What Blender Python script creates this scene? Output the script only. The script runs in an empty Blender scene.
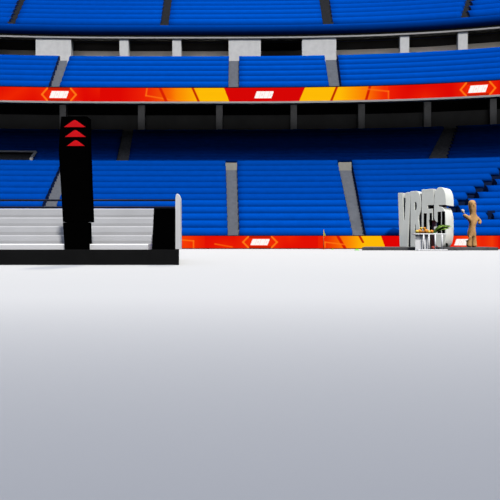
import bpy, bmesh, math, random
from mathutils import Vector, Matrix
random.seed(7)
sc = bpy.context.scene
COL = sc.collection
PI = math.pi
EYE, FOC, HOR = 0.405, 500.0, 240.0      # eye height, focal length in px, horizon row
D0 = 22.5                                # distance to the front of the stand

# ------------------------------------------------------------------ helpers
def lin(c):
    c /= 255.0
    return c/12.92 if c <= 0.04045 else ((c+0.055)/1.055)**2.4
def rgb(r, g, b): return (lin(r), lin(g), lin(b), 1.0)

def material(name, color, rough=0.6, spec=0.3, noise=0.0, scale=8.0, bump=0.0, metal=0.0):
    m = bpy.data.materials.new(name); m.use_nodes = True
    nt = m.node_tree; b = nt.nodes['Principled BSDF']
    b.inputs['Roughness'].default_value = rough
    b.inputs['Specular IOR Level'].default_value = spec
    b.inputs['Metallic'].default_value = metal
    b.inputs['Base Color'].default_value = color
    if noise or bump:
        tc = nt.nodes.new('ShaderNodeTexCoord'); n = nt.nodes.new('ShaderNodeTexNoise')
        n.inputs['Scale'].default_value = scale; n.inputs['Detail'].default_value = 5
        nt.links.new(tc.outputs['Object'], n.inputs['Vector'])
        if noise:
            r = nt.nodes.new('ShaderNodeValToRGB')
            lo = tuple(c*(1-noise) for c in color[:3])+(1,); hi = tuple(min(1, c*(1+noise)) for c in color[:3])+(1,)
            r.color_ramp.elements[0].position = .3; r.color_ramp.elements[1].position = .7
            r.color_ramp.elements[0].color = lo; r.color_ramp.elements[1].color = hi
            nt.links.new(n.outputs['Fac'], r.inputs['Fac']); nt.links.new(r.outputs['Color'], b.inputs['Base Color'])
        if bump:
            bp = nt.nodes.new('ShaderNodeBump'); bp.inputs['Strength'].default_value = bump; bp.inputs['Distance'].default_value = .01
            nt.links.new(n.outputs['Fac'], bp.inputs['Height']); nt.links.new(bp.outputs['Normal'], b.inputs['Normal'])
    return m

def link(o, parent=None):
    COL.objects.link(o)
    if parent is not None: o.parent = parent
    return o
def mesh(name, verts, faces, mats, parent=None, fm=None, smooth=False):
    me = bpy.data.meshes.new(name)
    bm = bmesh.new()
    vs = [bm.verts.new(v) for v in verts]
    for i, f in enumerate(faces):
        try: fc = bm.faces.new([vs[k] for k in f])
        except ValueError: continue
        if fm: fc.material_index = fm[i]
        fc.smooth = smooth
    bmesh.ops.recalc_face_normals(bm, faces=bm.faces)
    bm.to_mesh(me); bm.free()
    for m in (mats if isinstance(mats, (list, tuple)) else [mats]): me.materials.append(m)
    o = bpy.data.objects.new(name, me)
    return link(o, parent)
def bmobj(name, bm, mats, parent=None, smooth=False):
    me = bpy.data.meshes.new(name)
    bmesh.ops.recalc_face_normals(bm, faces=bm.faces)
    for f in bm.faces: f.smooth = smooth
    bm.to_mesh(me); bm.free()
    for m in (mats if isinstance(mats, (list, tuple)) else [mats]): me.materials.append(m)
    return link(bpy.data.objects.new(name, me), parent)
def thing(name, label, cat, loc=(0, 0, 0), rz=0.0, group=None):
    o = bpy.data.objects.new(name, None); o.empty_display_size = .2
    o.location = loc; o.rotation_euler = (0, 0, rz); COL.objects.link(o)
    return tag(o, label, cat, group)
def tag(o, label, cat, group=None):
    o['label'] = label; o['category'] = cat
    if group: o['group'] = group
    return o
def struct(o): o['kind'] = 'structure'; return o
def partlabel(o, s): o['label'] = s; return o

def box_bm(x0, x1, y0, y1, z0, z1, bevel=0.0, bm=None):
    own = bm is None
    b = bmesh.new()
    r = bmesh.ops.create_cube(b, size=1)
    for v in b.verts:
        v.co = Vector((x0+(v.co.x+.5)*(x1-x0), y0+(v.co.y+.5)*(y1-y0), z0+(v.co.z+.5)*(z1-z0)))
    if bevel: bmesh.ops.bevel(b, geom=list(b.edges), offset=bevel, segments=2, profile=.5, affect='EDGES')
    if own: return b
    tmp = bpy.data.meshes.new('t'); b.to_mesh(tmp); b.free(); bm.from_mesh(tmp); bpy.data.meshes.remove(tmp)
    return bm
def prism(name, pts, axis, a0, a1, mat, parent=None, bevel=0.0, smooth=False):
    """extrude a 2D outline; axis 'y': pts are (x,z); axis 'x': pts are (y,z); axis 'z': pts are (x,y)"""
    def P(p, a):
        return {'y': (p[0], a, p[1]), 'x': (a, p[0], p[1]), 'z': (p[0], p[1], a)}[axis]
    bm = bmesh.new(); n = len(pts)
    A = [bm.verts.new(P(p, a0)) for p in pts]; B = [bm.verts.new(P(p, a1)) for p in pts]
    bm.faces.new(A); bm.faces.new(B[::-1])
    for i in range(n): bm.faces.new((A[i], A[(i+1) % n], B[(i+1) % n], B[i]))
    if bevel: bmesh.ops.bevel(bm, geom=list(bm.edges), offset=bevel, segments=2, profile=.5, affect='EDGES')
    return bmobj(name, bm, mat, parent, smooth)
def tube_bm(bm, p, q, r0, r1=None, n=12):
    r1 = r0 if r1 is None else r1
    p, q = Vector(p), Vector(q); d = (q-p).normalized()
    a = d.orthogonal().normalized(); c = d.cross(a)
    A = [bm.verts.new(p+(a*math.cos(2*PI*i/n)+c*math.sin(2*PI*i/n))*r0) for i in range(n)]
    B = [bm.verts.new(q+(a*math.cos(2*PI*i/n)+c*math.sin(2*PI*i/n))*r1) for i in range(n)]
    bm.faces.new(A[::-1]); bm.faces.new(B)
    for i in range(n): bm.faces.new((A[i], A[(i+1) % n], B[(i+1) % n], B[i]))
    return bm

# ------------------------------------------------------------------ the bowl: concentric rings of one plan curve
def front_curve(X):
    u = abs(X+3.25)
    if u <= 16.0: return D0-1.1*(u/14.0)**3
    return D0-1.1*(16/14.0)**3-(u-16.0)*3.3/14.0*(16/14.0)**2
def ring_pt(px):
    c = (px-250.0)/FOC
    X = c*D0
    for _ in range(60): X = .5*X+.5*c*front_curve(X)
    return X, front_curve(X)
def ring(px, Y, Z):
    X, F = ring_pt(px); k = Y/D0
    return (X*k, F*k, Z)
LEFT, RIGHT = -130, 630
def zat(y, Y): return EYE+(HOR-y)/FOC*Y          # height of a line seen at image row y, at ring distance Y
def yat(Z, Y): return HOR-(Z-EYE)*FOC/Y
def sweep(name, prof, p0, p1, mats, parent=None, step=8.0, smooth=False, capmat=None, axial=False):
    n = max(1, int(math.ceil((p1-p0)/step))); m = len(prof)
    verts = []; faces = []; fm = []
    for i in range(n+1):
        px = p0+(p1-p0)*i/n
        if axial: verts += [ring(p0e+(p1e-p0e)*i/n, Y, Z) for (Y, Z), p0e, p1e in
                         ((q, 250+(p0-250)*min(w[0] for w in prof)/q[0], 250+(p1-250)*min(w[0] for w in prof)/q[0]) for q in prof)]
        else: verts += [ring(px, Y, Z) for Y, Z in prof]
    for i in range(n):
        for j in range(m):
            faces.append((i*m+j, i*m+(j+1) % m, (i+1)*m+(j+1) % m, (i+1)*m+j)); fm.append(0)
    faces.append(tuple(range(m))); faces.append(tuple(n*m+j for j in range(m)))
    fm += [capmat or 0]*2
    o = mesh(name, verts, faces, mats, parent, fm, smooth)
    if smooth:
        for p in list(o.data.polygons)[-2:]: p.use_smooth = False
    return o

# ------------------------------------------------------------------ materials
SEAT = material('blue_seat_plastic', (0.0, .058, .375, 1), .8, .0, .05, 3.0)
SEATEND = material('shade_navy_row_end', (0.004, .02, .10, 1), .7, .1, .05, 6)  # darker navy puts the shade of the row ends into the colour
PARAPET = material('blue_parapet_paint', (0.0, .052, .34, 1), .85, .0, .04, 2)
CONC = material('stand_concrete', (.30, .30, .30, 1), .85, .15, .15, 4, .2)
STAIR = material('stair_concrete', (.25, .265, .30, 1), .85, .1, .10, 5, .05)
DSTAIR = material('dark_rubber_stair', (.035, .036, .04, 1), .85, .15, .2, 9)
NSTAIR = material('navy_stair', (.006, .018, .07, 1), .85, .1, .2, 9)
PIER = material('pale_pier_concrete', (.78, .77, .74, 1), .8, .2, .08, 2.5, .15)
STONE = material('buff_landing_stone', (.44, .42, .36, 1), .85, .1, .08, 4)
WALLD = material('charcoal_wall_paint', (.055, .055, .056, 1), .85, .1, .06, 2)
SOFFIT = material('soffit_shade_black', (.004, .004, .0045, 1), .9, .05, .1, 2)  # near-black base colour carries the shade under the decks
COLD = material('dark_column_concrete', (.24, .24, .25, 1), .8, .15, .1, 5)
BACKW = material('concourse_wall_plaster', (.60, .58, .56, 1), .85, .1, .1, 1.2)
LIP = material('pale_edge_trim', (.47, .455, .43, 1), .6, .2, .06, 4)
FLOORM = material('white_floor_resin', (.53, .53, .525, 1), .75, .0, .006, .35)
WHITE = material('white_gloss_paint', (.96, .96, .96, 1), .45, .3, .01, 5)
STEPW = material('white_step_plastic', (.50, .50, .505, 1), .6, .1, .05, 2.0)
BLACK = material('black_matte', (.011, .011, .011, 1), .8, .05, .1, 6)
BLACKP = material('black_powder_coat', (.001, .001, .001, 1), .95, .0, .1, 6)
RAILM = material('navy_black_rail', (.004, .006, .016, 1), .6, .2, .1, 10)
REDP = material('red_arrow_paint', (.95, .008, .014, 1), .6, .1, .04, 8)
STAGEM = material('grey_stage_paint', (.11, .11, .112, 1), .8, .1, .25, 7)
LETTERM = material('warm_grey_letter_paint', (.93, .95, .86, 1), .6, .15, .04, 2.5)
WOOD = material('tan_wood', (.58, .32, .12, 1), .65, .2, .25, 7, .3)
PALE = material('pale_wood', (.72, .62, .55, 1), .6, .2, .1, 9)
ORANGE = material('orange_peel', (.72, .27, .02, 1), .5, .3, .15, 30, .3)
LEMON = material('lemon_peel', (.80, .58, .08, 1), .5, .3, .1, 30, .3)
BROWN = material('brown_bread_crust', (.36, .14, .03, 1), .6, .2, .2, 20)
GREEN = material('green_leaf', (.50, .95, .14, 1), .55, .2, .25, 14)
DGREEN = material('dark_green_leaf', (.02, .06, .015, 1), .6, .2, .3, 14)
APPLE = material('red_apple_skin', (.55, .06, .03, 1), .4, .4, .15, 9)
FLAGM = material('yellow_green_cloth', (.55, .62, .06, 1), .7, .1, .1, 9)
FLAGPOLE = material('flag_pole_paint', (.80, .25, .06, 1), .5, .2, .05, 9)
DISC = material('green_disc_plastic', (.20, .72, .06, 1), .5, .2, .05, 9)

# ------------------------------------------------------------------ LED content
def mixc(a, b, t): t = max(0, min(1, t)); return tuple(a[i]+(b[i]-a[i])*t for i in range(3))
RED, DRED, ORG, YEL, WHT, LINE = (222, 6, 0), (175, 20, 0), (250, 120, 0), (254, 186, 4), (255, 250, 245), (255, 120, 20)
def seg(px, v, a, b, w):                 # a,b are (px, v) with v in 0..1; distance in px
    ax, ay = a[0], a[1]*14; bx, by = b[0], b[1]*14; x, y = px, v*14
    L = (bx-ax)**2+(by-ay)**2; t = max(0, min(1, ((x-ax)*(bx-ax)+(y-ay)*(by-ay))/L))
    d = math.hypot(x-ax-t*(bx-ax), y-ay-t*(by-ay))
    return max(0, min(1, (w-d)/.9+.5))
def logo(px, v, cx, col, s=1.0, hexa=True):
    if hexa:
        g = max(0, 1-abs(px-cx)/(26*s))
        col = mixc(col, (252, 70, 5), .55*min(1, g*1.6))
        for sg in (-1, 1):
            for a, b in (((cx+sg*11*s, 1.0), (cx+sg*17*s, .5)), ((cx+sg*17*s, .5), (cx+sg*11*s, 0.0))):
                col = mixc(col, LINE, seg(px, v, a, b, .9))
        if abs(px-cx) < 11*s and (v < .16 or v > .84): col = mixc(col, DRED, .7)
    sh = (v-.5)*5*s
    u = px-cx-sh
    if abs(u) < 8.6*s and .23 < v < .77:
        k = (u+8.6*s)/(17.2*s)*4
        f = k-math.floor(k)
        col = WHT if .12 < f else (255, 215, 210)
        if (int(k) in (1, 3)) and .4 < v < .6 and .4 < f < .7: col = (250, 222, 218)
    return col
def upper_led(px, v):
    col = RED
    if px < 45: col = mixc(RED, (250, 60, 0), .55*max(0, 1-abs(px-5-20*v)/35.0))
    if 60 < px < 116: col = mixc(RED, (245, 50, 0), .5*max(0, 1-abs(px-100)/18.0)*(v))
    if 100 < px < 150: col = mixc(RED, (240, 40, 5), (px-120)/30.0)
    e = 224+(1-v)*5.5
    if 145 <= px < e:
        col = mixc((236, 38, 2), ORG, (px-147)/30.0); col = mixc(col, YEL, (px-170)/30.0)
        col = mixc(col, LINE, .8*seg(px, v, (147, .95), (146, .45), .8)); col = mixc(col, LINE, .8*seg(px, v, (146, .45), (178, .05), .7))
        col = mixc(col, (215, 30, 0), seg(px, v, (160, 1.0), (166.5, .0), 1.3))
        col = mixc(col, (190, 30, 0), seg(px, v, (192.5, 1.02), (199, -.02), 1.0))
    if e <= px < 320: col = (214, 4, 2)
    b = 305-(1-v)*6
    if b <= px < 388:
        col = mixc(YEL, ORG, (px-340)/28.0); col = mixc(col, (240, 45, 2), (px-366)/18.0)
        col = mixc(col, (185, 30, 0), seg(px, v, (337, 1.02), (331, -.02), 1.0))
        col = mixc(col, (205, 25, 0), seg(px, v, (370, 1.0), (366, 0), 1.2))
    if px >= 388: col = mixc((236, 30, 2), RED, (px-388)/20.0)
    if px > 400:
        col = mixc(col, (248, 60, 0), .55*max(0, 1-abs(px-425)/22.0)*(1-v))
    for a, bb in (((362, .85), (388.5, .6)), ((388.5, .6), (388.5, 0))): col = mixc(col, LINE, .7*seg(px, v, a, bb, .8))
    col = logo(px, v, 59, col); col = logo(px, v, 264, col, 1.0, False); col = logo(px, v, 478, col, 1.02)
    return col
def lower_led(px, v):
    col = (226, 14, 0)
    if px < 205: col = mixc(col, (250, 70, 0), .8*max(0, 1-abs(px-185)/26.0))
    for a, bb in (((150, .9), (193.5, .6)), ((193.5, .6), (193.5, .05)), ((215, .35), (232, .1)), ((150, .3), (180, .5))):
        col = mixc(col, LINE, .8*seg(px, v, a, bb, .8))
    col = mixc(col, (250, 65, 0), .5*max(0, 1-abs(px-225)/20.0)*(1-v))
    col = mixc(col, (250, 60, 0), .5*max(0, 1-abs(px-290)/14.0)*v)
    e = 381+(1-v)*4.5
    if 318 < px < e:
        col = mixc((232, 30, 0), ORG, (px-322)/22.0); col = mixc(col, YEL, (px-345)/18.0)
        col = mixc(col, (215, 25, 0), seg(px, v, (338, .95), (345, 0.0), 1.4))
        col = mixc(col, (190, 30, 0), seg(px, v, (359.5, 1), (363, .5), 1.0))
        for a, bb in (((325, .5), (345, .3)), ((325, .5), (325, 0.1))): col = mixc(col, LINE, .8*seg(px, v, a, bb, .8))
    if px >= e: col = (224, 4, 2)
    if px > 440: col = mixc((224, 8, 2), (252, 70, 6), max(0, 1-abs(px-468)/26.0))
    if px > 476: col = mixc(col, (250, 90, 10), .6*max(0, 1-abs(px-492)/10.0))
    col = logo(px, v, 260, col); col = logo(px, v, 463, col, .9, False)
    return col
def led_material(name):
    m = bpy.data.materials.new(name); m.use_nodes = True; nt = m.node_tree
    b = nt.nodes['Principled BSDF']
    a = nt.nodes.new('ShaderNodeAttribute'); a.attribute_name = 'screen'
    b.inputs['Base Color'].default_value = (.001, .001, .001, 1); b.inputs['Roughness'].default_value = .9
    b.inputs['Specular IOR Level'].default_value = .0
    nt.links.new(a.outputs['Color'], b.inputs['Emission Color']); b.inputs['Emission Strength'].default_value = 1.0
    return m
LEDM = led_material('led_screen')
def led_display(Y, z0, z1, p0, p1, fn, parent):
    """one continuous screen; its content is carried per cell"""
    nx = int((p1-p0)*2.0); nz = 24
    me = bpy.data.meshes.new('display')
    verts = []
    for i in range(nx+1):
        px = p0+(p1-p0)*i/nx
        for j in range(nz+1): verts.append(ring(px, Y, z0+(z1-z0)*j/nz))
    faces = [(i*(nz+1)+j, (i+1)*(nz+1)+j, (i+1)*(nz+1)+j+1, i*(nz+1)+j+1) for i in range(nx) for j in range(nz)]
    me.from_pydata(verts, [], faces)
    ca = me.color_attributes.new('screen', 'FLOAT_COLOR', 'CORNER')
    buf = []
    for i in range(nx):
        px = p0+(p1-p0)*(i+.5)/nx
        for j in range(nz):
            c = fn(px, (j+.5)/nz); c4 = [lin(max(0, q)) for q in c]+[1.0]
            buf += c4*4
    ca.data.foreach_set('color', buf)
    me.materials.append(LEDM)
    return link(bpy.data.objects.new('display', me), parent)

# ------------------------------------------------------------------ floor and concrete shell of the stand
o = mesh('floor', [(-34, -8, 0), (34, -8, 0), (34, 36, 0), (-34, 36, 0), (-34, -8, -.3), (34, -8, -.3), (34, 36, -.3), (-34, 36, -.3)],
         [(0, 1, 2, 3), (4, 5, 6, 7), (0, 1, 5, 4), (1, 2, 6, 5), (2, 3, 7, 6), (3, 0, 4, 7)], FLOORM); struct(o)

LY0, LZ0, LY1, LZ1 = 22.62, zat(235.3, 22.62), 28.1, zat(161, 28.1)          # lower tier line
MY0, MZ0, MY1, MZ1 = 28.12, LZ1+.02, 31.5, zat(130, 31.5)                    # shaded tier line
UY0, UZ0, UY1, UZ1 = 26.66, zat(88, 26.66), 29.2, zat(57.2, 29.2)            # middle deck line
TY0, TZ0, TY1, TZ1 = 31.12, zat(25.5, 31.12), 38.6, zat(-22, 38.6)           # top deck line
WY = 32.2
CF = 10.68                                                                   # concourse floor height
struct(sweep('lower_stand_slab', [(22.6, 0.0), (22.62, .3), (LY1, LZ1-.62), (MY1, MZ1-.6), (WY, MZ1-.3), (WY+2.2, MZ1-.3), (WY+2.2, 0.0)], LEFT, RIGHT, CONC))
struct(sweep('wall_back', [(WY, MZ1-.29), (WY+.4, MZ1-.29), (WY+.4, zat(115.3, WY)), (WY, zat(115.3, WY))], LEFT, RIGHT, WALLD))
LB, LT = zat(103.7, 26.5), zat(101.9, 26.5)
struct(sweep('upper_deck_soffit', [(26.65, LB), (26.8, LB), (27.1, 8.05), (29.5, 9.75), (34.4, 9.75), (34.4, CF-.5), (29.5, CF-.5), (26.75, UZ0-.45)], LEFT, RIGHT, SOFFIT))
struct(sweep('wall_upper', [(33.6, MZ1-.29), (34.2, MZ1-.29), (34.2, 9.74), (33.6, 9.74)], LEFT, RIGHT, SOFFIT))  # coloured near-black for the darkness above the back wall
struct(sweep('concourse_floor', [(29.2, CF-.48), (29.2, CF), (34.4, CF), (34.4, CF-.48)], LEFT, RIGHT, CONC))
struct(sweep('wall_concourse', [(33.8, CF+.01), (34.2, CF+.01), (34.2, 13.4), (33.8, 13.4)], LEFT, RIGHT, BACKW))
FB, FT = zat(39.1, 31.0), zat(37.6, 31.0)
struct(sweep('top_deck_slab', [(31.05, FB+.02), (33.8, FB+.30), (34.3, FB+.6), (39.4, TZ1-1.6), (39.4, TZ1+.1), (38.7, TZ1-.3), (31.2, TZ0-.5)], LEFT, RIGHT, SOFFIT))
struct(sweep('trim_1', [(30.9, FB), (31.3, FB), (31.3, FT), (30.9, FT)], LEFT, RIGHT, LIP))
o = sweep('parapet', [(31.85, FT), (31.5, FT+.07), (31.25, FT+.18), (31.1, FT+.30), (31.02, FT+.46), (31.0, FT+.62), (31.02, TZ0-.04), (31.1, TZ0), (31.3, TZ0-.1), (31.9, TZ0-.1)], LEFT, RIGHT, PARAPET, smooth=True)
tag(o, 'blue curved parapet along the front edge of the topmost deck', 'parapet')

struct(bmobj('shade_slab', box_bm(-70, 70, -60, -20.6, 36, 37.2), CONC))  # unseen slab added to throw soft shade on the near floor

# ribbon boards
t = thing('ribbon_board', 'red and yellow LED ribbon board along the edge of the middle deck', 'LED board', ring(250, 26.5, LB))
def unparent_keep(o, t):
    o.parent = t; o.matrix_parent_inverse = Matrix.Translation(-Vector(t.location)); return o
for p in (led_display(26.49, LT, zat(88, 26.49), LEFT, RIGHT, upper_led, None),
          sweep('housing', [(26.5, LT), (26.64, LT), (26.64, UZ0), (26.5, UZ0)], LEFT, RIGHT, BLACK),
          sweep('bottom_trim', [(26.42, LB), (26.64, LB), (26.64, LT), (26.42, LT)], LEFT, RIGHT, LIP)):
    unparent_keep(p, t)
t = thing('ribbon_board', 'red and yellow LED board at floor level in front of the lowest seats', 'LED board', ring(250, 22.5, 0))
for p in (led_display(22.49, .035, zat(236, 22.49), LEFT, RIGHT, lower_led, None),
          sweep('housing', [(22.5, 0.0), (22.58, 0.0), (22.58, zat(235.3, 22.5)), (22.5, zat(235.3, 22.5))], LEFT, RIGHT, BLACK)):
    unparent_keep(p, t)

# ------------------------------------------------------------------ seating
def edge(pts):
    """px of a block edge as a function of the image row: pts (row, px)"""
    (y0, x0), (y1, x1) = pts
    return lambda y: x0+(x1-x0)*(y-y0)/(y1-y0)
NOL = lambda y: LEFT
NOR = lambda y: RIGHT
def block(label, line, n, eL, eR, cuts=(), lift=0.0, group=None):
    Y0, Z0, Y1, Z1 = line
    dy, dz = (Y1-Y0)/n, (Z1-Z0)/n
    t = thing('seating_block', label, 'seats', group=group)
    ym = yat((Z0+Z1)/2, (Y0+Y1)/2)
    a, b = max(-40, eL(ym)), min(540, eR(ym))
    t.location = ring((a+b)/2, Y0, Z0)
    for k in range(n):
        Y, Z = Y0+k*dy, Z0+k*dz+lift
        y = yat(Z+dz*.5, Y)
        spans = [(eL(y), eR(y))]
        for (ya, yb, ca, cb) in cuts:
            if ya < y < yb:
                ca_ = ca(y) if callable(ca) else ca; cb_ = cb(y) if callable(cb) else cb
                spans = [(s, min(e, ca_)) for s, e in spans]+[(max(s, cb_), e) for s, e in spans]
        for s, e in spans:
            if e-s < .5: continue
            prof = [(Y, Z-.12), (Y, Z+dz*.14), (Y+dy*.04, Z+dz*.36), (Y+dy*.22, Z+dz*.66), (Y+dy*.60, Z+dz*.985), (Y+dy*.97, Z+dz*1.0), (Y+dy*.97, Z-.12)]
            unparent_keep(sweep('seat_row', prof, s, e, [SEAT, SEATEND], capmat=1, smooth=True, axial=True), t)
    return t
def stairs(label, line, nst, eL, eR, mat, drop, landing=None, rows=(0, 1), side=None):
    Y0, Z0, Y1, Z1 = line
    t = thing('aisle_stairs', label, 'stairs', group='stairs between the seating blocks')
    ymid = yat((Z0+Z1)/2, (Y0+Y1)/2); t.location = ring((eL(ymid)+eR(ymid))/2, Y0, Z0)
    dy, dz = (Y1-Y0)/nst, (Z1-Z0)/nst
    bmv, bmf = [], []; sv, sf = [], []
    k0, k1 = int(rows[0]*nst), int(round(rows[1]*nst))
    for k in range(k0, k1):
        Y, Z = Y0+k*dy, Z0+k*dz-drop
        y = yat(Z+dz*.5, Y); a, b = eL(y), eR(y); base = len(bmv)
        if side:
            sb = len(sv); ia, ib = (a-.3, a+2.6) if side == 'l' else (b-2.6, b+.3)
            for px in (ia, ib):
                for (q, w) in ((Y-.02, Z-.1), (Y-.02, Z+dz+.05), (Y+dy, Z+dz+.05), (Y+dy, Z-.1)): sv.append(ring(px, q, w))
            for f in ((0, 1, 2, 3), (4, 5, 6, 7), (0, 1, 5, 4), (1, 2, 6, 5), (2, 3, 7, 6), (3, 0, 4, 7)): sf.append(tuple(sb+i for i in f))
        for px in (a, b):
            for (q, w) in ((Y, Z-.12), (Y, Z+dz), (Y+dy*1.0, Z+dz), (Y+dy*1.0, Z-.12)): bmv.append(ring(px, q, w))
        for f in ((0, 1, 2, 3), (4, 5, 6, 7), (0, 1, 5, 4), (1, 2, 6, 5), (2, 3, 7, 6), (3, 0, 4, 7)): bmf.append(tuple(base+i for i in f))
    unparent_keep(mesh('steps', bmv, bmf, mat), t)
    if side: partlabel(unparent_keep(mesh('side_shade_strip', sv, sf, SEATEND), t), 'dark navy strip standing in for shade beside the stairway')  # added strip, painted dark like the shaded row ends
    if landing:
        Yl, za, zb, pa, pb = landing
        unparent_keep(sweep('landing_block', [(Yl, za), (Yl+.2, za), (Yl+.2, zb), (Yl, zb)], pa, pb, STONE), t)
    return t

LL = (LY0, LZ0, LY1, LZ1)
A1l, A1r = edge(((207, 40.5), (174, 55.5))), edge(((207, 55), (174, 70)))
A2l, A2r = edge(((163, 225.5), (234, 227.5))), edge(((163, 237), (234, 239.5)))
A3l, A3r = edge(((163, 338), (234, 353))), edge(((163, 352.5), (234, 366.5)))
A4l, A4r = edge(((178, 493), (211, 448))), edge(((180, 504), (213, 456)))
block('blue seats of the lower tier at the far left behind the white steps', LL, 12, NOL, A1l, group='lower tier seating')
block('blue lower-tier seats between the black tower and the upright grey stairway', LL, 12, A1r, A2l, group='lower tier seating')
block('blue lower-tier seats between the two pale grey stairways above the red board', LL, 12, A2r, A3l, group='lower tier seating')
block('blue lower-tier seats behind the big grey letters, right of the slanting stairway', LL, 12, A3r, A4l, group='lower tier seating')
block('blue corner seats at lower right behind the tan figure, below the dark diagonal gap', LL, 12, A4r, NOR,
      cuts=((214, 221, 488, 494.5),), lift=.0, group='lower tier seating')
stairs('grey stairway in the lower tier partly hidden behind the black tower', LL, 24, A1l, A1r, STAIR, .30, side='l')
stairs('upright grey stairway near the middle of the lower tier with pale top block', LL, 24, A2l, A2r, STAIR, .26, (27.45, LZ1-.95, LZ1-.20, 225.5, 237), (0, .9))
stairs('slanting grey stairway of the lower tier left of the big letters', LL, 24, A3l, A3r, STAIR, .30, (27.45, LZ1-.95, LZ1-.20, 338.5, 351.5), (0, .9), 'r')
stairs('dark diagonal stepped gap in the right corner seats above the tan figure', LL, 24, A4l, A4r, NSTAIR, .3)

ML = (MY0, MZ0, MY1, MZ1)
B1l, B1r = edge(((160, 116), (131, 122))), edge(((160, 128.5), (131, 133)))
B2l, B2r = edge(((160, 428.5), (131, 444))), edge(((160, 448), (131, 458)))
VR = edge(((161, 30.5), (151, 35.5)))
block('shaded navy seats under the deck at left, behind the black tower', ML, 10, NOL, B1l, cuts=((151.5, 161, -60, VR),), group='shaded tier seating')
block('shaded navy seats under the deck in the wide middle stretch', ML, 10, B1r, B2l, group='shaded tier seating')
block('shaded navy seats under the deck at the far right', ML, 10, B2r, NOR, group='shaded tier seating')
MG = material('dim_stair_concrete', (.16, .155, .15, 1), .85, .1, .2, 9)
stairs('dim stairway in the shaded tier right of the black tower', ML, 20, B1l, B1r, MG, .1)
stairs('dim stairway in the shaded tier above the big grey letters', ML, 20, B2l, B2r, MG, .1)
# way out at left
v = thing('vomitory', 'dark rectangular entrance with pale rim in the shaded seats at far left', 'entrance', ring(10, 28.3, MZ0))
for p in (sweep('rim', [(28.85, zat(151.8, 28.85)-.05), (29.14, zat(151.8, 28.85)-.05), (29.14, zat(151.8, 28.85)+.04), (28.85, zat(151.8, 28.85)+.04)], -60, 36, LIP),
          sweep('back_wall', [(29.2, MZ0-.3), (29.3, MZ0-.3), (29.3, zat(151.5, 29.2)), (29.2, zat(151.5, 29.2))], -60, 37, MG)):
    unparent_keep(p, v)
a0, a1 = Vector(ring(29.6, 28.0, MZ0+.10)), Vector(ring(34.4, 28.80, zat(151.6, 28.8)))
bm = bmesh.new()
dx = Vector((.16, 0, 0)); dz = Vector((0, 0, .12))
vv = [bm.verts.new(p) for p in (a0-dz, a0+dx-dz, a0+dx, a0, a1-dz, a1+dx-dz, a1+dx, a1)]
for f in ((0, 1, 2, 3), (4, 5, 6, 7), (0, 1, 5, 4), (1, 2, 6, 5), (2, 3, 7, 6), (3, 0, 4, 7)): bm.faces.new([vv[i] for i in f])
unparent_keep(bmobj('side_rim', bm, LIP), v)
# dark backing panel, painted-in shade for the opening in the right corner block
k = 3
hz = LZ0+(LZ1-LZ0)/12*2; hy = LY0+(LY1-LY0)/12*2
o = sweep('opening_shade_panel', [(hy+.22, hz-.1), (hy+.34, hz-.1), (hy+.34, hz+.42), (hy+.22, hz+.42)], 487.5, 495, NSTAIR)
tag(o, 'small dark panel standing for shade in an opening of the blue corner seats right of the tan figure', 'opening')

UL = (UY0, UZ0, UY1, UZ1)
C1l, C1r = edge(((63, 55.8), (87, 47.5))), edge(((63, 67), (87, 58.5)))
C2l, C2r = edge(((63, 228.6), (87, 228.2))), edge(((63, 239), (87, 239)))
C3l, C3r = edge(((63, 325.8), (87, 329.3))), edge(((63, 339), (87, 342)))
block('blue middle-deck seats at the far left above the ribbon board', UL, 6, NOL, C1l, group='middle deck seating')
block('blue middle-deck seats between the left slanting stairs and the upright stairs', UL, 6, C1r, C2l, group='middle deck seating')
block('short blue middle-deck seat block between the two broad pale piers', UL, 6, C2r, C3l, group='middle deck seating')
block('blue middle-deck seats sweeping up to the far right above the ribbon board', UL, 6, C3r, NOR, group='middle deck seating')
stairs('grey stairs on the middle deck under the leftmost broad pier', UL, 12, C1l, C1r, STAIR, .30, side='l')
stairs('upright grey stairs on the middle deck under the central broad pier', UL, 12, C2l, C2r, STAIR, .30)
stairs('grey stairs on the middle deck under the right broad pier', UL, 12, C3l, C3r, STAIR, .30, side='r')

TL = (TY0, TZ0, TY1, TZ1)
E = [(edge(((23, 8), (0, 17.5))), edge(((23, 14.5), (0, 24.5)))),
     (edge(((24, 160), (0, 163.3))), edge(((24, 168.3), (0, 171.5)))),
     (edge(((23, 323), (0, 319.4))), edge(((23, 333.3), (0, 329.8)))),
     (edge(((16, 463.8), (0, 469))), edge(((16, 471.5), (0, 477))))]
names = ['blue top-deck seats cut off by the left edge of the picture', 'blue top-deck seats between the first and second dark stairs from the left',
         'blue top-deck seats between the two middle dark stairs', 'blue top-deck seats curving up between the two right-hand dark stairs',
         'blue top-deck seats cut off by the right edge of the picture']
ed = [NOL]+[x for p in E for x in p]+[NOR]
for i in range(5): block(names[i], TL, 12, ed[2*i], ed[2*i+1], group='top deck seating')
for i, nm in enumerate(['dark stairs on the top deck nearest the left edge', 'dark stairs on the top deck left of centre',
                        'dark stairs on the top deck right of centre', 'dark stairs on the top deck nearest the right edge']):
    stairs(nm, TL, 24, E[i][0], E[i][1], DSTAIR, .16)

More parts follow.
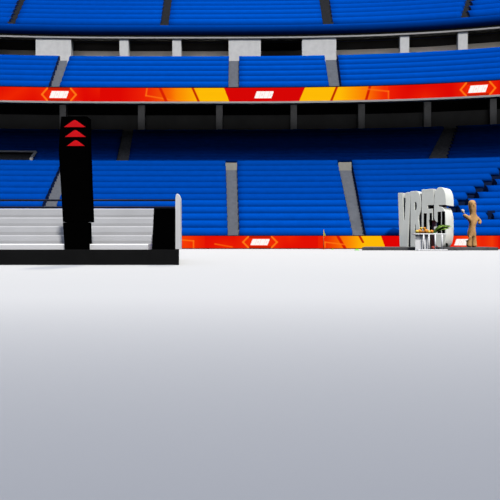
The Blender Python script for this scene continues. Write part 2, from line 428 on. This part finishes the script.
# ------------------------------------------------------------------ piers and columns
def post(name, label, cat, pa, pb, Y, th, z0, z1, mat, group, cap=False):
    X0, Y0_, _ = ring(pa, Y, 0); X1, Y1_, _ = ring(pb, Y, 0)
    cx, cy = (X0+X1)/2, (Y0_+Y1_)/2; w = math.hypot(X1-X0, Y1_-Y0_)
    o = bmobj(name, box_bm(-w/2, w/2, 0, th, 0, z1-z0, .02), mat)
    o.location = (cx, cy, z0); o.rotation_euler.z = math.atan2(Y1_-Y0_, X1-X0)
    return tag(o, label, cat, group)
ctop = FB-.002
for pa, pb, nm in ((35.5, 71, 'broad pale concrete pier at left above the slanting middle-deck stairs'),
                   (228.5, 260.8, 'broad pale concrete pier at centre above the upright middle-deck stairs'),
                   (302, 336.3, 'broad pale concrete pier right of centre above the middle-deck stairs')):
    post('pier', nm, 'pier', pa, pb, 30.97, .5, CF, ctop, PIER, 'broad piers on the concourse')
for pa, pb, nm in ((119.3, 128.5, 'slim pale column on the concourse, first right of the leftmost broad pier'),
                   (172.2, 181.2, 'slim pale column on the concourse just left of the central broad pier'),
                   (400, 409.3, 'slim pale column on the concourse, first right of the three broad piers'),
                   (458, 467.8, 'slim pale column on the concourse nearest the right edge')):
    post('column', nm, 'column', pa, pb, 30.97, .4, CF, ctop, PIER, 'slim columns on the concourse')
for (pa, pb), nm in zip(((59.5, 66), (137.8, 144.8), (216, 222.6), (290.5, 297), (358.2, 365), (424.2, 431.2), (490, 496.8)),
                        ('dark grey column under the deck hidden behind the black tower', 'dark grey column under the deck, first right of the black tower',
                         'dark grey column under the deck left of centre, below the yellow screen end', 'dark grey column under the deck right of the central white logo',
                         'dark grey column under the deck below the orange screen patch right of centre', 'dark grey column under the deck above the big grey letters',
                         'dark grey column under the deck nearest the right edge')):
    post('column', nm, 'column', pa, pb, 31.75, .3, MZ1-.32, 9.74, COLD, 'columns under the deck')

# ------------------------------------------------------------------ left platform with white steps, tower, rail
SH = .249
o = prism('platform', [(-7.5, 8.1), (-1.15, 8.1), (-1.475, 10.4), (-7.5, 10.4)], 'z', 0, SH, BLACK, None, .006)
tag(o, 'low black platform on the white floor at left', 'platform')
t = thing('bleacher', 'white stepped bench bank on the black platform at left', 'bleacher', (-4, 8.2, SH))
n = 5
tops = [(244, 8.2), (235, 8.6), (226, 9.0), (217.3, 9.4), (208.4, 9.8)]
pz = SH
for k, (yy, Yk) in enumerate(tops):
    z = zat(yy, Yk); xr = -1.67-.03*k
    z0 = pz; 
    d = .40
    prof = [(Yk, z0), (Yk+.012, z0+(z-z0)*.35), (Yk+.05, z-.02), (Yk+.07, z), (Yk+d, z), (Yk+d, SH), (Yk+.06, SH)] if k else [(Yk, SH), (Yk, z-.015), (Yk+.015, z), (Yk+d, z), (Yk+d, SH)]
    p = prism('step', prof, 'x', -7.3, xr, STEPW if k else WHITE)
    unparent_keep(p, t); pz = z
x0t, x1t, x0b, x1b = -1.565, -1.225, -1.60, -1.225
zt = zat(208.3, 8.14)
o = prism('end_panel', [(x0b, SH), (x1b, SH), (x1t, zt), (x0t, zt)], 'y', 8.14, 8.22, BLACKP, None, .004)
tag(o, 'black upright panel closing the right end of the white steps', 'panel')
# white rounded fin
Yf0, Yf1, zf = 8.46, 8.94, zat(194, 8.5)
xl, xr = -1.283, -1.172
pts = [(xl, SH), (xr, SH), (xr-.004, zf-.14)]
for i in range(1, 9):
    a = i/9*PI/2; pts.append((xr-.004-.055*(1-math.cos(a)), zf-.14+.14*math.sin(a)))
pts += [(xl+.045, zf), (xl+.028, zf-.02), (xl+.022, zf-.06)]
o = prism('side_board', pts, 'y', Yf0, Yf0+.14, WHITE, None, .006)
tag(o, 'narrow white board with rounded top at the platform right end', 'board')
t = thing('railing', 'two thin dark rails running above the white steps', 'railing', (-4, 10.25, SH))
for nm, yy in (('top_rail', 200.3), ('lower_rail', 207.4)):
    z = zat(yy, 10.25); b = tube_bm(bmesh.new(), (-7.3, 10.25, z), (-1.51, 10.25, z), .021, n=10)
    unparent_keep(bmobj(nm, b, RAILM, smooth=True), t)
for x in (-1.51, -3.55, -5.6, -7.2):
    b = tube_bm(bmesh.new(), (x, 10.25, SH), (x, 10.25, zat(200.3, 10.25)), .02, n=10)
    unparent_keep(bmobj('post', b, RAILM, smooth=True), t)
# tower
def W(px, py, Y): return ((px-250)/FOC*Y, zat(py, Y))
TYf = 8.12
t = thing('tower_sign', 'tall black tower sign with red arrows at the front of the platform', 'sign', (W(76, 250, TYf)[0], TYf, SH))
body = [W(61, 116.3, TYf), W(87.2, 116.3, TYf), W(87.6, 145, TYf), W(90.6, 222, TYf), W(62.8, 222, TYf), W(60, 173, TYf), W(58.6, 150, TYf), W(59.3, 138, TYf)]
unparent_keep(prism('body', body, 'y', TYf, TYf+.20, BLACKP, None, .006), t)
foot = [W(62.6, 222.3, TYf), W(87.6, 222.3, TYf), W(88.3, 249, TYf)[0:1]+(SH,), W(64.6, 249, TYf)[0:1]+(SH,)]
unparent_keep(prism('foot', foot, 'y', TYf, TYf+.20, BLACKP, None, .006), t)
for cx, y0, y1, hw in ((75, 120.3, 127.2, 10.8), (75.6, 130.3, 137.0, 10.4), (76, 140.4, 146, 8.8)):
    pts = [W(cx-hw, y1, TYf), W(cx-2, y0+.6, TYf), W(cx-.6, y0, TYf), W(cx+.6, y0, TYf), W(cx+2, y0+.6, TYf), W(cx+hw, y1, TYf)]
    p = prism('arrow', pts, 'y', TYf-.012, TYf-.0005, REDP)
    partlabel(p, 'red upward arrow'); unparent_keep(p, t)

# ------------------------------------------------------------------ right stage with letters, table, figure
STZ = .117
o = prism('stage', [(4.37, 19.5), (9.68, 19.5), (9.95, 21.25), (5.0, 21.7)], 'z', 0, STZ, STAGEM, None, .004)
tag(o, 'thin dark grey stage slab under the big letters', 'stage')

def curve_mesh(splines, depth, bevel):
    cu = bpy.data.curves.new('outline', 'CURVE'); cu.dimensions = '2D'; cu.fill_mode = 'BOTH'
    cu.extrude = depth/2-bevel; cu.bevel_depth = bevel; cu.bevel_resolution = 2; cu.offset = -bevel
    for pts in splines:
        s = cu.splines.new('POLY'); s.points.add(len(pts)-1); s.use_cyclic_u = True
        for p, q in zip(s.points, pts): p.co = (q[0], q[1], 0, 1)
    ob = bpy.data.objects.new('tmp', cu); COL.objects.link(ob)
    bpy.context.view_layer.update()
    me = bpy.data.meshes.new_from_object(ob.evaluated_get(bpy.context.evaluated_depsgraph_get()))
    bpy.data.objects.remove(ob); return me
def arc(cx, cy, rx, ry, a0, a1, n=14):
    return [(cx+rx*math.cos(math.radians(a0+(a1-a0)*i/n)), cy+ry*math.sin(math.radians(a0+(a1-a0)*i/n))) for i in range(n+1)]
# unit letters: width 1, height 1
V_ = [[(0, 1), (.36, 1), (.52, .30), (.66, 1), (1.0, 1), (.68, 0), (.34, 0)]]
V_ = [[(0.0, 1), (.40, 1), (.50, .50), (.54, .50), (.64, 1), (1.03, 1), (.82, 0), (.14, 0)]]
R_ = [[(0, 0), (0, 1), (.55, 1)]+arc(.55, .76, .43, .24, 90, -60, 12)[1:]+[(.74, .50), (1.02, 0), (.62, 0), (.47, .40), (.42, .40), (.42, 0)],
      [(.40, .66), (.40, .80), (.48, .80)]+arc(.48, .73, .09, .07, 90, -90, 8)[1:-1]+[(.48, .66)]]
F_ = [[(0, 0), (0, 1), (1.0, 1), (1.0, .72), (.52, .72), (.52, .66), (.92, .66), (.92, .46), (.60, .46), (.60, 0)]]
S_ = [[(.42, .70), (1.0, .70)] + arc(.58, .77, .42, .23, 0, 90, 10) + arc(.42, .76, .42, .24, 90, 180, 10) + [(0, .56)]
      + arc(.18, .55, .18, .12, 180, 260, 5) + [(.54, .385), (.54, .345), (.0, .345), (0, .24)] + arc(.42, .24, .42, .24, 180, 270, 10)
      + arc(.58, .26, .42, .26, 270, 360, 10) + [(1.0, .40)] + arc(.62, .42, .38, .25, 0, 80, 9) + [(.42, .68)]]
P0, P1 = Vector((6.21, 21.0, STZ)), Vector((7.74, 19.72, STZ))
run = (P1-P0); run.z = 0; RL = run.length; rz = math.atan2(run.y, run.x)
t = thing('letter_sign', 'giant pale grey three-dimensional letters VRFS standing on the stage', 'sign', P0, rz)
th = .92
x = 0.0
cum = [0, .27, .505, .755, 1.0]
for i, (nm, sp) in enumerate((('V', V_), ('R', R_), ('F', F_), ('S', S_))):
    w = (cum[i+1]-cum[i])*RL; hgt = 2.235+.17*(cum[i]+cum[i+1])/2
    spl = [[(p[0]*w*.985, p[1]*hgt) for p in s] for s in sp]
    me = curve_mesh(spl, th, .012)
    me.transform(Matrix.Translation((cum[i]*RL, th/2, 0)) @ Matrix.Rotation(PI/2, 4, 'X'))
    zmin = min(v.co.z for v in me.vertices); me.transform(Matrix.Translation((0, 0, -zmin)))
    me.materials.clear(); me.materials.append(LETTERM)
    ob = link(bpy.data.objects.new('letter', me), t); ob['label'] = 'letter '+nm
    for p in me.polygons: p.use_smooth = False

# table of food
TYb, TYe = 19.08, 19.42
tx0, tx1 = (414.5-250)/FOC*19.15, (446.5-250)/FOC*19.15
tt = zat(233.4, 19.1)
t = thing('food_table', 'small white table with trestle feet in front of the letters', 'table', ((tx0+tx1)/2, 19.25, 0))
unparent_keep(bmobj('tabletop', box_bm(tx0, tx1, TYb-.02, TYe, tt-.045, tt, .008), WHITE), t)
for x in (423, 428.2, 434.5, 441.3):
    X = (x-250)/FOC*19.15
    b = tube_bm(bmesh.new(), (X, TYb+.0, .03), (X, TYb+.0, tt-.04), .026, n=10)
    unparent_keep(bmobj('leg', b, WHITE, smooth=True), t)
unparent_keep(bmobj('foot_rail', box_bm(tx0+.08, tx1-.0, TYb-.06, TYb+.07, 0, .05, .008), WHITE), t)
unparent_keep(bmobj('back_panel', box_bm(tx0+.04, tx0+.60, TYb+.10, TYb+.115, 0.0, tt-.04, .004), WHITE), t)
def blob(name, loc, r, mat, sx=1, sy=1, sz=1, rot=0, jit=.04, seg=16, tilt=0):
    bm = bmesh.new(); bmesh.ops.create_uvsphere(bm, u_segments=seg, v_segments=seg//2+2, radius=r)
    for v in bm.verts:
        f = 1+random.uniform(-jit, jit); v.co = Vector((v.co.x*sx*f, v.co.y*sy*f, v.co.z*sz*f))
    o = bmobj(name, bm, mat, None, True); o.location = loc; o.rotation_euler = (0, tilt, rot); return o
def fruit(name, px, zc, y, r, mat, label, cat, stem=True):
    X = (px-250)/FOC*y
    o = thing(name, label, cat, (X, y, zc))
    bm = bmesh.new(); bmesh.ops.create_uvsphere(bm, u_segments=18, v_segments=12, radius=r)
    for v in bm.verts:
        q = v.co.z/r
        if q > .7: v.co.z -= (q-.7)*r*.35
        v.co.x *= 1.05; v.co.y *= 1.05
    bmobj('peel', bm, mat, o, True)
    bmobj('stalk', tube_bm(bmesh.new(), (0, 0, r*.82), (.004, 0, r*1.03), r*.1, r*.07, 8), DGREEN, o)
    return o
fr = [('lemon', 417.4, LEMON, .072, 'pale yellow lemon at the left end of the table', 'fruit'),
      ('orange', 419.6, ORANGE, .085, 'orange on the table, second from its left end', 'fruit'),
      ('bread_roll', 422.8, BROWN, .068, 'brown bread roll on the table right of the leftmost orange', 'bread'),
      ('orange', 426.0, ORANGE, .09, 'orange on the table in front of the first black upright slab', 'fruit'),
      ('lemon', 428.8, LEMON, .062, 'yellow lemon on the table between the orange and the green leaves', 'fruit'),
      ('orange', 431.6, ORANGE, .072, 'orange on the table touching the green leaves', 'fruit')]
for nm, px, m, r, lb, ct in fr:
    y = 19.18
    if nm == 'bread_roll':
        o = blob(nm, ((px-250)/FOC*y, y, tt+r*.78), r, m, 1.15, 1, .8); tag(o, lb, ct)
    else: fruit(nm, px, tt+r*.97, y, r, m, lb, ct)
for px, m, r, lb, nm in ((421.2, LEMON, .055, 'yellow lemon lying on top between an orange and the bread roll', 'lemon'),
                     (424.4, ORANGE, .055, 'small orange lying on top beside the bread roll', 'orange')):
    fruit(nm, px, tt+.195, 19.2, r, m, lb, 'fruit')
# leafy greens: a long fan of leaves rising to the right
t = thing('leafy_greens', 'bright green bunch of leaves at the right end of the white table', 'vegetable', ((434-250)/FOC*19.2, 19.2, tt))
for i in range(22):
    bm = bmesh.new(); L = .32+.2*random.random(); w = .06+.03*random.random()
    pts = []
    for j in range(7):
        s = j/6; ww = w*math.sin(PI*min(1, s*.9+.08))+.004
        zz = .03+.20*s+.06*math.sin(s*PI)
        pts.append([bm.verts.new((s*L, -ww, zz)), bm.verts.new((s*L, 0, zz-.015)), bm.verts.new((s*L, ww, zz))])
    for j in range(6):
        for k in range(2): bm.faces.new((pts[j][k], pts[j+1][k], pts[j+1][k+1], pts[j][k+1]))
    bmesh.ops.solidify(bm, geom=list(bm.faces), thickness=.006)
    o = bmobj('leaf', bm, GREEN, t, True)
    o.location = (random.uniform(-.02, .17), random.uniform(-.05, .06), random.uniform(0.02, .09)); o.rotation_euler = (random.uniform(-.6, .6), random.uniform(-.1, .2), random.uniform(-.3, .3))
bm = bmesh.new(); tube_bm(bm, (-.06, 0, .03), (.10, 0, .06), .03, .02, 10)
bmobj('stem', bm, DISC, t, True)
# apple below, dark plant
X = (433.5-250)/FOC*19.50
t = fruit('apple', 433.5, 0.085, 19.3, .09, APPLE, 'red apple on the floor under the white table', 'fruit')
t = thing('low_plant', 'low dark green plant at the foot of the letter S', 'plant', ((446.6-250)/FOC*19.62, 19.60, STZ))
for i in range(16):
    a = i*2.4; bm = bmesh.new(); L = .10+.06*random.random(); pts = []
    for j in range(5):
        s = j/4; ww = .028*math.sin(PI*min(1, s*.9+.1))+.002
        r = s*L*.45; zz = L*math.sin(s*1.5)*1.1
        pts.append([bm.verts.new((r*math.cos(a)-ww*math.sin(a), r*math.sin(a)*.6+ww*math.cos(a)*.6, zz)), bm.verts.new((r*math.cos(a)+ww*math.sin(a), r*math.sin(a)*.6-ww*math.cos(a)*.6, zz))])
    for j in range(4): bm.faces.new((pts[j][0], pts[j+1][0], pts[j+1][1], pts[j][1]))
    bmesh.ops.solidify(bm, geom=list(bm.faces), thickness=.004)
    bmobj('leaf', bm, DGREEN, t, True)
# black upright slabs on the table
for a, b, y0, lb in ((423.8, 426.6, 213.3, 'leftmost of the four black upright slabs behind the fruit'), (429.8, 431.8, 213.0, 'second black upright slab from the left behind the fruit'),
                     (437.8, 441.0, 211.8, 'wide black upright slab rising behind the green leaves, third from left'), (442.0, 444.9, 211.3, 'rightmost black upright slab behind the green leaves')):
    y = 19.36
    o = bmobj('upright_slab', box_bm((a-250)/FOC*y, (b-250)/FOC*y, y-.02, y+.02, tt, zat(y0, y), .004), BLACKP)
    tag(o, lb, 'slab', 'black slabs on the white table')

# tan figure
def skin(name, joints, edges, mat, parent, sub=2):
    me = bpy.data.meshes.new(name); me.from_pydata([j[0] for j in joints], edges, [])
    ob = bpy.data.objects.new(name, me); COL.objects.link(ob)
    md = ob.modifiers.new('Skin', 'SKIN'); md.use_smooth_shade = True
    ob.modifiers.new('Sub', 'SUBSURF').levels = sub
    for i, j in enumerate(joints):
        r = j[1]; me.skin_vertices[0].data[i].radius = r if isinstance(r, tuple) else (r, r)
        me.skin_vertices[0].data[i].use_root = (i == 0)
    bpy.context.view_layer.update()
    m2 = bpy.data.meshes.new_from_object(ob.evaluated_get(bpy.context.evaluated_depsgraph_get()))
    bpy.data.objects.remove(ob); m2.name = name
    m2.materials.clear(); m2.materials.append(mat)
    for p in m2.polygons: p.use_smooth = True
    return link(bpy.data.objects.new(name, m2), parent)
FY = 20.0
def F(px, py, dy=0.0): return ((px-471.5)/FOC*FY, dy, (247.3-py)/FOC*FY)
t = thing('wooden_figure', 'slim tan wooden figure with one raised arm at the right end of the stage', 'figure', ((471.5-250)/FOC*FY, FY, STZ))
J = [(F(471.4, 230), (.175, .13)), (F(472.6, 222), (.165, .12)), (F(473.4, 217), (.165, .11)), (F(473.2, 212.5), .10), (F(472.6, 208), (.165, .15)), (F(472.0, 202.5), (.175, .16)), (F(471.7, 197.8), .13),
     (F(469.2, 239, -.01), (.105, .11)), (F(468.8, 245.6, -.02), (.11, .12)), (F(473.9, 239, .01), (.105, .11)), (F(474.1, 245.6, -.02), (.11, .12)),
     (F(468.6, 216.6, -.03), .09), (F(464.8, 214.2, -.06), .08), (F(462.4, 212.6, -.08), .06),
     (F(477.6, 216.9, -.02), .085), (F(479.6, 219.3, -.06), .075), (F(477.6, 222.4, -.12), .06)]
EG = [(0, 1), (1, 2), (2, 3), (3, 4), (4, 5), (5, 6), (0, 7), (7, 8), (0, 9), (9, 10), (2, 11), (11, 12), (12, 13), (2, 14), (14, 15), (15, 16)]
bd = skin('body', J, EG, WOOD, t)
zm = min(v.co.z for v in bd.data.vertices); bd.data.transform(Matrix.Translation((0, 0, -zm)))
hd = skin('hand', [(F(463.2, 213.2, -.08), .045), (F(461.4, 211.6, -.10), .05), (F(460.6, 209.6, -.10), .024), (F(462.2, 209.4, -.10), .022), (F(463.4, 210.6, -.12), .02)],
          [(0, 1), (1, 2), (1, 3), (1, 4)], PALE, t)
partlabel(hd, 'pale raised hand')
for sx in (-1, 1):
    bm = bmesh.new(); bmesh.ops.create_uvsphere(bm, u_segments=10, v_segments=8, radius=.018)
    o = bmobj('eye', bm, BROWN, t, True); o.location = F(472.1+sx*1.6, 203.8, -.14)
bm = bmesh.new(); bmesh.ops.create_cone(bm, segments=10, radius1=.022, radius2=.006, depth=.06, cap_ends=True)
o = bmobj('nose', bm, WOOD, t, True); o.location = F(472.2, 205.6, -.16); o.rotation_euler = (.5, 0, 0)

# corner flag and discs
fx, fy = (323.6-250)/FOC*21.4, 21.4
t = thing('corner_flag', 'thin corner flag with small yellow-green pennant before the floor-level board', 'flag', (fx, fy, 0))
bmobj('pole', tube_bm(bmesh.new(), (0, 0, 0), (0, 0, zat(229.5, fy)), .014, .010, 8), FLAGPOLE, t, True)
zt = zat(229.5, fy)
prism('pennant', [(0, zt), (.03, zt-.10), (.10, zt-.27), (.0, zt-.27)], 'y', -.008, .008, FLAGM, t)
bmobj('base', tube_bm(bmesh.new(), (0, 0, 0), (0, 0, .02), .05, .03, 12), FLAGPOLE, t)
for px, r, lb in ((332.5, .05, 'tiny green marker disc on the floor right of the corner flag'), (359.8, .10, 'larger green marker disc on the floor at the stage left end')):
    y = 21.2 if px < 350 else 19.6
    t = thing('marker_disc', lb, 'marker', ((px-250)/FOC*y if px < 350 else 4.19, y, 0), group='green marker discs')
    bmobj('rim', tube_bm(bmesh.new(), (0, 0, 0), (0, 0, r*.2), r, r*.9, 20), DISC, t)
    bmobj('dome', tube_bm(bmesh.new(), (0, 0, r*.2), (0, 0, r*.55), r*.8, r*.4, 20), DISC, t)

# ------------------------------------------------------------------ light
w = bpy.data.worlds.new('World'); sc.world = w; w.use_nodes = True
nt = w.node_tree; bg = nt.nodes['Background']
tc = nt.nodes.new('ShaderNodeTexCoord'); sp = nt.nodes.new('ShaderNodeSeparateXYZ'); rp = nt.nodes.new('ShaderNodeValToRGB')
nt.links.new(tc.outputs['Generated'], sp.inputs[0]); nt.links.new(sp.outputs['Z'], rp.inputs['Fac'])
e = rp.color_ramp.elements
e[0].position = .0; e[0].color = (.04, .043, .05, 1); e[1].position = .6; e[1].color = (.72, .82, 1.10, 1)
nt.links.new(rp.outputs['Color'], bg.inputs['Color']); bg.inputs['Strength'].default_value = .84

def sun(name, az, el, strength, angle, col):
    l = bpy.data.lights.new(name, 'SUN'); l.energy = strength; l.angle = math.radians(angle); l.color = col
    o = bpy.data.objects.new(name, l); COL.objects.link(o)
    d = Vector((math.sin(math.radians(az))*math.cos(math.radians(el)), -math.cos(math.radians(az))*math.cos(math.radians(el)), math.sin(math.radians(el))))
    o.rotation_euler = d.to_track_quat('Z', 'Y').to_euler(); o.location = d*60; return o
sun('sun', 22, 57, 3.0, 4.0, (1, .975, .93))
def spot(loc, aim, energy, size, blend, col, radius=1.0):
    l = bpy.data.lights.new('added_fill_spot', 'SPOT'); l.energy = energy; l.spot_size = math.radians(size); l.spot_blend = blend; l.color = col; l.shadow_soft_size = radius
    o = bpy.data.objects.new('added_fill_spot', l); COL.objects.link(o); o.location = loc
    o.rotation_euler = (Vector(loc)-Vector(aim)).to_track_quat('Z', 'Y').to_euler(); return o
spot((0, 44, 70), (0, 17, 0), 115000, 2*math.degrees(math.atan(20/74.0)), 1.0, (1, .93, .76))  # added spot behind the stand, brightens the far floor for its gradient
def wall_fill(px, wpx, energy):          # added fill lights brightening the concourse wall, no fixtures there
    l = bpy.data.lights.new('added_wall_fill', 'AREA'); l.shape = 'RECTANGLE'; l.energy = energy; l.color = (1, .96, .9)
    a, b = Vector(ring(px-wpx/2, 33.2, 0)), Vector(ring(px+wpx/2, 33.2, 0)); l.size = (b-a).length; l.size_y = .12
    o = bpy.data.objects.new('added_wall_fill', l); COL.objects.link(o); o.location = Vector(ring(px, 33.2, CF+1.1))
    d = Vector((0, .75, .66)); o.rotation_euler = (-d).to_track_quat('Z', 'Y').to_euler()
for px, wp, en in ((18, 30, 3), (95, 40, 16), (150, 38, 14), (204, 40, 15), (368, 60, 22), (433, 44, 15), (490, 40, 13)): wall_fill(px, wp, en)
for px in range(-60, 580, 40):      # added fill lights under the deck, turned to the back wall
    l = bpy.data.lights.new('added_deck_fill', 'AREA'); l.shape = 'RECTANGLE'; l.energy = 1.5; l.spread = math.radians(75)
    l.size = 1.9; l.size_y = .1
    o = bpy.data.objects.new('added_deck_fill', l); COL.objects.link(o); o.location = Vector(ring(px, 29.9, 8.9))
    o.rotation_euler = (-Vector((0, .96, -.28))).to_track_quat('Z', 'Y').to_euler()
spot((14, 9, 7.5), (8.0, 20.0, 1.3), 2200, 21, .7, (1, .97, .92), .25)      # added fill spot brightening the letters
sc.cycles.diffuse_bounces = 0
sc.cycles.max_bounces = 4

# ------------------------------------------------------------------ camera
cam = bpy.data.cameras.new('camera'); co = bpy.data.objects.new('camera', cam); COL.objects.link(co)
co.location = (0, 0, EYE); co.rotation_euler = (PI/2, 0, 0)
cam.sensor_width = 36; cam.lens = 36.0; cam.shift_y = -.02; cam.clip_start = .05; cam.clip_end = 300
sc.camera = co
vs = sc.view_settings
vs.view_transform = 'Standard'; vs.look = 'None'; vs.gamma = 1; vs.exposure = 0; vs.use_curve_mapping = False
